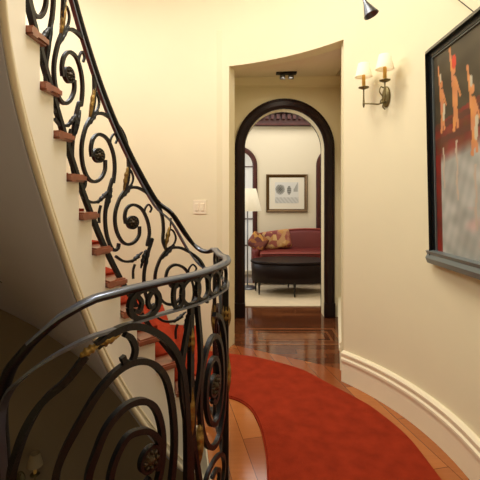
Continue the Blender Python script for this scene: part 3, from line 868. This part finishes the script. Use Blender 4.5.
# ---------------------------------------------------------------- wall things
# double switch plate
def wall_point(x, y, t=0.):
    "point of the curved wall behind a photo point"
    r = (x-240)/F; lo, hi = .5, 6.
    d = 0.
    A_ = (r/RA)**2+(1/RB)**2; B_ = 2*(-CX*r/RA**2 - CY/RB**2); C_ = (CX/RA)**2+(CY/RB)**2-1
    d = (-B_+math.sqrt(B_*B_-4*A_*C_))/(2*A_)
    return Vector((r*d, d, H-(y-Y0)*d/F))
def wall_frame(p):
    n = -Vector(((p.x-CX)/RA**2, (p.y-CY)/RB**2, 0)).normalized(); t = Vector((0, 0, 1)).cross(n)
    return Matrix((t, n, Vector((0, 0, 1)))).transposed()   # local x along wall, y into room, z up
def xf(bm, p, R): 
    for v in bm.verts: v.co = R @ v.co + p
    return bm
p = wall_point(200, 207); R = wall_frame(p)
sw = thing('light_switch', p, 'cream double switch plate on the curved wall left of the doorway', 'switch')
bm = bmesh.new(); box(bm, -.058, .058, 0, .006, -.058, .058, .002); link('cover_plate', xf(bm, p, R), M['plate'], sw)
for x in (-.024, .024):
    bm = bmesh.new(); box(bm, x-.015, x+.015, .004, .011, -.032, .032, .003); link('rocker', xf(bm, p, R), M['trim'], sw)

def sconce(px_, py_, label, k=1., lit=True):
    "two-armed candle sconce; px_,py_ = back plate in the photo"
    p = wall_point(px_, py_); R = wall_frame(p); R = R
    s = thing('wall_sconce', p, label, 'wall lamp', 'two-armed candle sconces')
    bm = bmesh.new(); prof = [(.030,0),(.034,.004),(.028,.010),(.010,.016)]
    g = bmesh.new(); lathe(g, prof, (0,0,0), 28, M4=Matrix(((1,0,0),(0,0,1),(0,1.9,0))).to_3x3())
    for v in g.verts: v.co *= k
    bmesh.ops.recalc_face_normals(g, faces=g.faces)
    link('back_plate', xf(g, p, R), M['bronze'], s, True)
    for sd in (-1, 1):
        bm = bmesh.new()
        pts = catmull([Vector((0,.012,-.02)), Vector((sd*.008,.05,-.045)), Vector((sd*.04,.085,-.040)), Vector((sd*.075,.10,-.032)), Vector((sd*.085,.10,-.01)), Vector((sd*.085,.10,.055))], 6)
        tube(bm, [q*k for q in pts], .0045*k)
        arm = link('arm', xf(bm, p, R), M['bronze'], s, True)
        c = Vector((sd*.085, .10, .055))*k
        bm = bmesh.new(); lathe(bm, [(.004*k,-.11*k),(.007*k,-.095*k),(.004*k,-.035*k),(.004*k,0),(.010*k,.0),(.030*k,.008*k),(.032*k,.013*k),(.012*k,.012*k),(.010*k,.022*k)], c, 20); link('drip_pan', xf(bm, p, R), M['bronze'], s, True)
        bm = bmesh.new(); lathe(bm, [(.0105*k,.015*k),(.0105*k,.085*k),(.006*k,.09*k)], c, 16); link('candle_sleeve', xf(bm, p, R), M['candle'], s, True)
        bm = bmesh.new(); lathe(bm, [(.052*k,.075*k),(.032*k,.158*k),(.030*k,.158*k),(.050*k,.075*k)], c, 32, close=False); link('lamp_shade', xf(bm, p, R), M['shade' if lit else 'shade_dim'], s, True)
        if lit:
            bm = bmesh.new(); bmesh.ops.create_uvsphere(bm, u_segments=12, v_segments=8, radius=.012*k, matrix=Matrix.Translation(c+Vector((0,0,.105*k)))); link('bulb', xf(bm, p, R), M['glow'], s, True)
    # decorative scroll of the back
    bm = bmesh.new(); pts = catmull([Vector((0,.014,.05)), Vector((0,.045,.055)), Vector((0,.055,.025)), Vector((0,.03,.0)), Vector((0,.02,-.03)), Vector((0,.03,-.06)), Vector((0,.012,-.075))], 6)
    tube(bm, [q*k for q in pts], .004*k); link('scroll', xf(bm, p, R), M['bronze'], s, True)
    return s
sconce(386.5, 97, 'bronze sconce with two cream shades on the curved wall beside the passage opening', 1.0)
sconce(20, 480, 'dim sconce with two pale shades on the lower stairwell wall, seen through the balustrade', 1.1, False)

# painting, leaning slightly off the right wall
T = Vector((.012, 1, 0)).normalized()
PT0, PT1 = Vector((.957, 2.055, 0)), Vector((.957, 2.055, 0))-T*1.15
tilt = math.radians(1.2)
pz0, pz1 = .915, 1.985
nrm = Vector((-T.y, T.x, 0))
pt = thing('framed_painting', (*(PT0.lerp(PT1, .5)).xy, pz0), 'large dark painting of orange dancing figures in a black frame on the right wall', 'painting')
def pp(u, v, dep=0.):     # u 0..1 from far edge to near edge, v 0..1 up, dep towards the room
    q = PT0.lerp(PT1, u); z = pz0+(pz1-pz0)*v+.02*u
    lean = (v)*(pz1-pz0)*math.sin(tilt)
    q = q + nrm*(dep+lean-.035); return Vector((q.x, q.y, z+dep*0))
Wp, Hp = 1.15, 1.10
def pframe(bm, e0, e1, d0, d1, d2=None):
    "border between inset e0 and e1, rising from depth d0 to d1"
    d2 = d1 if d2 is None else d2
    prof = [(e0, d0), (e0, d1), (e1, d2), (e1, d0)]
    cs = [(0,0,1,1),(1,0,-1,1),(1,1,-1,-1),(0,1,1,-1)]
    rows = [[bm.verts.new(pp(u+su*e/Wp, v+sv*e/Hp, d)) for e, d in prof] for u, v, su, sv in cs]
    for i in range(4):
        a, b = rows[i], rows[(i+1) % 4]
        for j in range(4): bm.faces.new((a[j], a[(j+1) % 4], b[(j+1) % 4], b[j]))
    bmesh.ops.recalc_face_normals(bm, faces=bm.faces)
bm = bmesh.new(); pframe(bm, .0, .022, -.012, .018, .030); pframe(bm, .018, .045, -.012, .012); link('picture_frame', bm, M['black'], pt)
bm = bmesh.new(); pframe(bm, -.012, .004, -.012, .004); pframe(bm, -.02, -.008, -.012, -.004); link('frame_bevel', bm, M['greyf'], pt)
bm = bmesh.new(); vs = []
for u in (-.008, 1.008):
    vs.append([bm.verts.new(pp(u, v, d)) for v, d in ((-.012,-.012),(-.012,.026),(.012,.036),(.030,.026),(.046,.034),(.052,.010),(.052,-.012))])
for j in range(7): bm.faces.new((vs[0][j], vs[1][j], vs[1][(j+1) % 7], vs[0][(j+1) % 7]))
bm.faces.new(vs[0]); bm.faces.new(vs[1]); bmesh.ops.recalc_face_normals(bm, faces=bm.faces)
link('bottom_moulding', bm, M['greyf'], pt)
bm = bmesh.new(); pframe(bm, .045, .052, -.01, .008); link('inner_fillet', bm, M['greyf'], pt)
def cap(u, v, x0, y0, x1, y1, w):
    dx, dy = x1-x0, y1-y0; t = max(0, min(1, ((u-x0)*dx+(v-y0)*dy)/(dx*dx+dy*dy+1e-9)))
    return math.hypot(u-x0-dx*t, v-y0-dy*t) < w
def painting(u, v):
    n1 = math.sin(u*23+math.sin(v*17)*2)*math.sin(v*31+u*9); n2 = math.sin(u*71+v*13)*math.sin(v*57-u*31)
    # ground: dark grey-brown above, pale silvery reflection below
    top = (66+10*n1, 58+10*n1, 44+8*n1)
    red = (112+22*n1, 44+10*n2, 32+8*n1)
    sil = (168+16*n1+10*n2, 168+16*n1+8*n2, 160+16*n1+8*n2)
    hor = .66 + .16*(u-.1) 
    if v > hor: c = top
    elif v > hor-.15: c = red if (math.sin((v-hor)*90+u*6) > -.2) else (90, 46, 36)
    else:
        c = sil
        f = min(1, (hor-.15-v)/.06); c = tuple(a*(1-f)+b*f for a, b in zip(red, sil))
    if v < .50 and u < .055: c = (116+20*n1, 34, 28)
    if v < .24 and u > .2: c = tuple(q+k*max(0, n1)*20 for q, k in zip(c, (.6, -.8, -.8)))
    # three dancers and their reflections
    for fx, fz, s, hat in ((.075, .745, .8, 0), (.185, .76, .95, 1), (.32, .63, .95, 0), (.50, .71, 1.0, 0), (.66, .68, 1., 1), (.84, .72, .9, 0)):
        X, Z = (u-fx)/s*1.18, (v-fz)/s
        sk = (206+14*n1, 136+14*n1, 84+10*n2)
        if cap(X, Z, 0, .06, .005, -.05, .026) or cap(X, Z, .005, -.05, -.012, -.17, .014) or cap(X, Z, .01, -.05, .026, -.16, .012): c = sk
        if cap(X, Z, -.015, .06, -.040, .23, .009) or cap(X, Z, .02, .06, .055, -.02, .008): c = sk
        if math.hypot(X/1.0, (Z-.115)/1.3) < .017: c = sk
        if hat and math.hypot(X/1.0, (Z-.155)/1.4) < .024: c = (206, 62, 40)
        if not hat and cap(X, Z, -.01, .14, -.012, .17, .012): c = (190, 182, 160)
        if cap(X, Z, .03, -.02, .02, -.10, .014) and not hat: c = (196, 186, 160)
        if -.52 < Z < -.22 and abs(X-.01+.005*math.sin(Z*40)) < .009 and v < hor-.13: c = (186, 168, 148)
    return tuple(max(0, min(255, q)) for q in c)
colgrid('canvas', 1, 1, 170, 170, painting, pt, lambda u, v: pp((.045+u*(Wp-.09))/Wp, (.045+v*(Hp-.09))/Hp, .0), .32, 'painted_canvas')
# hanging wires
hook = Vector((.995, 2.04, 2.34)); bm = bmesh.new(); tube(bm, [pp(.36, 1.0, -.005), pp(.36, 1.0, -.005).lerp(hook, .5), hook], .0022); tube(bm, [hook+Vector((-.005,0,-.01)), hook+Vector((.03,.0,.01))], .005)
link('hanging_wire', bm, M['dkmetal'], pt)

# conical spotlight hanging from the ceiling
q = Vector(((369-240)/F*1.75, 1.75, H+(195-10)*1.75/F))
tl = thing('pendant_spotlight', (q.x, q.y, CEIL), 'grey cone spotlight on a thin stem hanging near the top of the picture', 'spotlight')
bm = bmesh.new(); tube(bm, [Vector((q.x-.015, q.y, CEIL)), Vector((q.x-.015, q.y, q.z+.05))], .005); link('stem', bm, M['dkmetal'], tl)
Rr = Matrix.Rotation(math.radians(22), 3, 'Y') @ Matrix.Rotation(math.radians(8), 3, 'X')
bm = bmesh.new(); lathe(bm, [(.006,.055),(.010,.035),(.031,-.020),(.033,-.026),(.029,-.024),(.010,.02)], (q.x+.0, q.y, q.z), 28, M4=Rr.inverted()); link('cone_shade', bm, M['steel'], tl, True)
bm = bmesh.new(); lathe(bm, [(.03,0),(.03,-.015),(.02,-.02)], (q.x-.015, q.y, CEIL), 24); link('ceiling_canopy', bm, M['dkmetal'], tl)
# little dark fitting on the soffit
best = None
for i in range(0, 200):
    kk = 1+i*.08
    pin = up_tip(int(kk)).lerp(up_tip(int(kk)+1), kk-int(kk)); po = outer(kk)
    for j in range(0, 60):
        q = pin.lerp(po, j/60); z = sb_up(kk)
        if q.y < .3: continue
        dd = (240+F*q.x/q.y-3.5)**2+(Y0+F*(H-z)/q.y-278)**2
        if best is None or dd < best[0]: best = (dd, q.x, q.y, z)
_, fx_, fy_, fz_ = best
bm = bmesh.new(); lathe(bm, [(.018,.004),(.020,-.002),(.014,-.012),(.006,-.016)], (fx_, fy_, fz_), 20)
o = link('eyelet_light', bm, M['dkmetal'], upst, True)

# ---------------------------------------------------------------- lights
def area(name, loc, size, power, col, rot=(0,0,0), sy=None):
    l = bpy.data.lights.new(name, 'AREA'); l.energy = power; l.color = col; l.size = size
    if sy: l.shape = 'RECTANGLE'; l.size_y = sy
    o = bpy.data.objects.new(name, l); COL.objects.link(o); o.location = loc; o.rotation_euler = rot; return o
area('rotunda_skylight', (-.35, 1.75, CEIL-.03), 1.1, 52, (1, .95, .86))
area('hall_fill_light', (.1, -.3, CEIL-.03), .9, 13, (1, .95, .87))  # added fill from the camera side, no fitting modelled
area('stair_window_light', (-1.9, 2.5, 2.9), .7, 22, (.9, .95, 1), (math.radians(0), math.radians(-25), 0))
area('passage_light', (.43, 3.66, 2.34), .12, 2.2, (1, .86, .66))
area('far_room_light', (.7, 5.2, 2.85), 1.4, 26, (1, .96, .9))
area('far_room_side_light', (-1.4, 5.2, 1.6), 1.0, 20, (.95, .97, 1), (0, math.radians(-90), 0))  # unseen area lamp by the blank left wall, shining across the far room
W = bpy.data.worlds.new('world'); bpy.context.scene.world = W; W.use_nodes = True
W.node_tree.nodes['Background'].inputs['Color'].default_value = (1, .9, .75, 1); W.node_tree.nodes['Background'].inputs['Strength'].default_value = .25

cam = bpy.data.cameras.new('camera'); cam.sensor_width = 36; cam.lens = 36*F/480; cam.shift_y = -(240-Y0)/480; cam.clip_start = .02
co_ = bpy.data.objects.new('camera', cam); COL.objects.link(co_); co_.location = (0, 0, H); co_.rotation_euler = (PI/2, 0, 0)
sc = bpy.context.scene; sc.camera = co_
sc.view_settings.view_transform = 'Standard'; sc.view_settings.look = 'None'; sc.view_settings.gamma = 1; sc.view_settings.exposure = 0
sc.view_settings.use_curve_mapping = False
